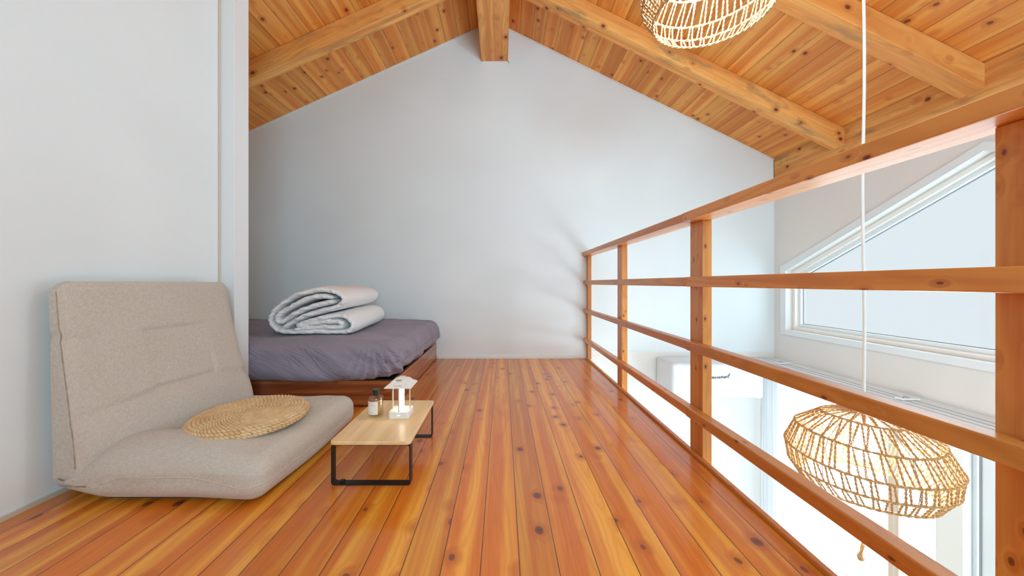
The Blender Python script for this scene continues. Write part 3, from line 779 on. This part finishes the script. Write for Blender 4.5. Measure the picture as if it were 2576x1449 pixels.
bk = bm_obj(rbox(0.10, 0.325, 0.33, 0.045, 26, 100, 100, back_def, (0, 1.425, 0.375)), 'backrest', M['linen'], ch)
bk.matrix_parent_inverse = Matrix.Translation(-Vector(ch.location))
# underside, piping cords
kid(MB().box(-1.28, -0.92, 1.14, 1.70, 0.0, 0.018), 'underside', M['dark'], ch)
sp = []
for i in range(40):
    t = i/39; X = -1.255 + 0.475*t
    sp.append((X, 1.0895 + 0.006*sstep(0.12, 0.0, t), 0.093 - 0.020*sstep(0.15, 0.0, t) - 0.029*sstep(0.55, 1.0, t)))
for i in range(10):
    t = i/9*pi/2; sp.append((-0.775 + 0.03*sin(t), 1.115 - 0.028*cos(t), 0.066))
for i in range(1, 30):
    t = i/29; sp.append((-0.743 + 0.012*sin(t*4.2) + 0.03*t*0.9, 1.115 + 0.58*t, 0.066 + 0.006*sin(t*5)))
def hug(o, pts):      # lay a cord onto the cushion surface
    bpy.context.view_layer.update(); out = []; inv = o.matrix_world.inverted()
    for p in pts:
        ok, loc, nrm, _ = o.closest_point_on_mesh(inv @ Vector(p)); out.append(o.matrix_world @ (loc + nrm*0.0006))
    return out
kid(MB().tube(hug(st_, sp), 0.0020, 6), 'seat_piping', M['piping'], ch, smooth=True)
bp = []
for i in range(60):
    t = i/59; z = 0.675 - 0.560*t
    bp.append((-1.402 + 0.062*t**0.9, 1.090, z))
kid(MB().tube(hug(bk, bp), 0.0014, 6), 'back_seam', M['linen_side'], ch, smooth=True)

# woven floor cushion
wc = MB(); rings = []
prof = []
for i in range(15): prof.append((0.008 + 0.0122*i, 0.036 + 0.008*cos(min(1, i/14)*pi/2)))
prof += [(0.189, 0.030), (0.196, 0.021), (0.194, 0.012), (0.184, 0.006)]
def lump(c, t, up, side, a, b, h):
    vs = []; fs = []; nu, nv = 7, 4
    for j in range(nv+1):
        th = pi*j/nv
        for i in range(nu):
            ph = 2*pi*i/nu
            vs.append(c + t*(a*cos(th)) + side*(b*sin(th)*cos(ph)) + up*(h*sin(th)*sin(ph)))
    for j in range(nv):
        for i in range(nu): fs.append((j*nu+i, j*nu+(i+1) % nu, (j+1)*nu+(i+1) % nu, (j+1)*nu+i))
    wc.add(vs, fs)
for k, (r, z) in enumerate(prof):
    n = max(4, int(2*pi*r/0.0150)); 
    r2, z2 = prof[min(k+1, len(prof)-1)]; r1, z1 = prof[max(k-1, 0)]
    rad2 = Vector((r2-r1, z2-z1)).normalized()
    for i in range(n):
        a = 2*pi*(i + 0.5*(k % 2) + 0.1*random.random())/n
        er = Vector((cos(a), sin(a), 0)); et = Vector((-sin(a), cos(a), 0)); ez = Vector((0, 0, 1))
        side = (er*rad2.x + ez*rad2.y); up = side.cross(et); up = up if up.z > 0 or k > 14 else -up
        tilt = radians(24 + 9*random.random())
        t = et*cos(tilt) + side*sin(tilt); sd = side*cos(tilt) - et*sin(tilt)
        c = er*r + ez*z
        lump(c, t, up, sd, 0.0122, 0.0058, 0.0085)
wc.lathe([(0.001, 0.038), (0.12, 0.035), (0.175, 0.026), (0.185, 0.016), (0.18, 0.004), (0.001, 0.001)], 40)
wo = thing_mesh(wc, 'woven_cushion', M['straw'], 'round braided straw cushion lying on the seat of the beige floor chair', 'cushion', smooth=True)
wo.location = (-0.985, 1.370, 0.159); wo.rotation_euler = (radians(0.5), radians(-1.6), 0.4)

# ------------------------------------------------------------------ low table
tb = empty('low_table', (-0.456, 1.415, 0)); tag(tb, 'small low tray table with pale wood top and black metal frame legs', 'table')
def rrect(x0, x1, y0, y1, r, n=8):
    out = []
    for cx, cy, a0 in ((x1-r, y1-r, 0), (x0+r, y1-r, pi/2), (x0+r, y0+r, pi), (x1-r, y0+r, 1.5*pi)):
        for i in range(n+1):
            a = a0 + pi/2*i/n; out.append((cx + r*cos(a), cy + r*sin(a)))
    return out
TX0, TX1, TY0, TY1 = -0.596, -0.316, 1.200, 1.625
kid(MB().prism([(x, y, 0.143) for x, y in rrect(TX0, TX1, TY0, TY1, 0.017)], (0, 0, 0.013)), 'table_top', M['ash'], tb, bevel=0.003)
for (y0, y1) in ((1.210, 1.236), (1.585, 1.608)):
    mb = MB(); o_ = rrect(TX0+0.003, TX1-0.002, 0.0, 0.143, 0.010, 4); i_ = rrect(TX0+0.0075, TX1-0.0065, 0.0045, 0.138, 0.007, 4)
    mb.frame([(a, y0, b) for a, b in o_], [(a, y0, b) for a, b in i_], (0, y1-y0, 0))
    kid(mb, 'leg_frame', M['black'], tb)
kid(MB().box(-0.567, -0.553, 1.218, 1.232, 0.0045, 0.010), 'lock_tab', M['black'], tb)

# bottle
bt = empty('bottle', (-0.5185, 1.435, 0.156)); tag(bt, 'clear glass scent bottle with black cap and cream label on the low table', 'bottle')
bo = MB().lathe([(0.001, 0.0), (0.0275, 0.0), (0.0305, 0.003), (0.0305, 0.074), (0.0285, 0.0795), (0.022, 0.083), (0.0125, 0.0855), (0.0125, 0.092), (0.0105, 0.092), (0.0105, 0.0845), (0.020, 0.081), (0.0265, 0.0775), (0.028, 0.073), (0.028, 0.010), (0.026, 0.0075), (0.001, 0.0075)], 40)
bo.build('glass_body', M['bottle'], bt, smooth=True)
MB().lathe([(0.001, 0.0078), (0.0255, 0.0078), (0.0277, 0.0105), (0.0277, 0.070), (0.001, 0.070)], 40).build('liquid', M['oil'], bt, smooth=True)
MB().lathe([(0.001, 0.087), (0.0146, 0.087), (0.0150, 0.088), (0.0150, 0.107), (0.0138, 0.109), (0.001, 0.109)], 32).build('cap', M['black_cap'], bt, smooth=False)
def wrap(r, a0, a1, z0, z1, n=16, t=0.0003):
    mb = MB(); vs = []; fs = []
    for i in range(n+1):
        a = a0 + (a1-a0)*i/n
        for rr in (r, r+t):
            for z in (z0, z1): vs.append((rr*cos(a), rr*sin(a), z))
    for i in range(n):
        b = i*4; fs += [(b+2, b+6, b+7, b+3), (b, b+1, b+5, b+4), (b+1, b+3, b+7, b+5), (b, b+4, b+6, b+2)]
    fs += [(0, 2, 3, 1), (n*4, n*4+1, n*4+3, n*4+2)]
    mb.add(vs, fs); return mb
A0, A1 = radians(-150), radians(-58)
lb = wrap(0.0306, A0, A1, 0.014, 0.066).build('label', M['paper'], bt)
for (z, a, b, h_) in ((0.059, 0.06, 0.42, 0.0010), (0.0555, 0.06, 0.22, 0.0010), (0.051, 0.06, 0.78, 0.0012), (0.023, 0.25, 0.62, 0.0009), (0.0205, 0.22, 0.50, 0.0006)):
    wrap(0.0310, A0 + (A1-A0)*a, A0 + (A1-A0)*b, z, z+h_, 8, 0.0001).build('print_line', M['print'], lb)

# lantern
ln = empty('lantern', (-0.4162, 1.4405, 0.156)); tag(ln, 'small white lantern lamp with pitched roof, lit, on the low table', 'lamp')
MB().prism([(x, y, 0) for x, y in rrect(-0.041, 0.041, -0.041, 0.041, 0.008)], (0, 0, 0.026)).build('base', M['lamp_white'], ln, bevel=0.0015)
MB().box(-0.0055, 0.0055, -0.0416, -0.0409, 0.0125, 0.0150).build('indicator_light', M['led'], ln)
for (a, b) in ((0, -0.035), (-0.035, 0), (0.035, 0), (0, 0.035)):
    MB().box(a-0.0022, a+0.0022, b-0.0022, b+0.0022, 0.026, 0.127).build('rod', M['rod'], ln)
MB().lathe([(0.001, 0.026), (0.0118, 0.026), (0.0118, 0.127), (0.001, 0.127)], 24).build('light_tube', M['tube'], ln, smooth=False)
def frus(h0, z0, h1, z1, mb):
    vs = [(-h0, -h0, z0), (h0, -h0, z0), (h0, h0, z0), (-h0, h0, z0), (-h1, -h1, z1), (h1, -h1, z1), (h1, h1, z1), (-h1, h1, z1)]
    mb.add(vs, [(0,3,2,1), (4,5,6,7), (0,1,5,4), (1,2,6,5), (2,3,7,6), (3,0,4,7)])
rf = MB(); frus(0.0535, 0.1245, 0.055, 0.1265, rf); frus(0.055, 0.1265, 0.033, 0.142, rf); frus(0.034, 0.142, 0.034, 0.1435, rf); frus(0.034, 0.1435, 0.027, 0.150, rf); frus(0.027, 0.150, 0.019, 0.1535, rf)
rf.build('roof', M['lamp_white'], ln)
MB().box(-0.012, 0.012, -0.013, 0.022, 0.1535, 0.1570).build('roof_cap', M['lamp_white'], ln, bevel=0.001)
MB().box(-0.0130, 0.0095, -0.0300, -0.0240, 0.1440, 0.1530).build('metal_plate', M['brass'], ln, bevel=0.0006)
MB().tube([(0.030, -0.022, 0.146), (0.033, -0.012, 0.1485), (0.033, 0.012, 0.1485), (0.030, 0.022, 0.146)], 0.0012, 6).build('hanging_hook', M['lamp_white'], ln)
fc = bpy.data.curves.new('lettering', 'FONT'); fc.body = 'Naturehike'; fc.size = 0.0068; fc.align_x = 'CENTER'; fc.align_y = 'CENTER'; fc.extrude = 0.0001; fc.offset = 0.00012
fo = bpy.data.objects.new('lettering', fc); COL.objects.link(fo); fo.parent = ln; fc.materials.append(M['print'])
bpy.context.view_layer.update()
me = bpy.data.meshes.new_from_object(fo); bpy.data.objects.remove(fo)
fo = bpy.data.objects.new('lettering', me); COL.objects.link(fo); fo.parent = ln
slp = math.atan2(0.0155, 0.022)
fo.location = (-0.002, -0.0452, 0.13365); fo.rotation_euler = (slp, 0, 0)
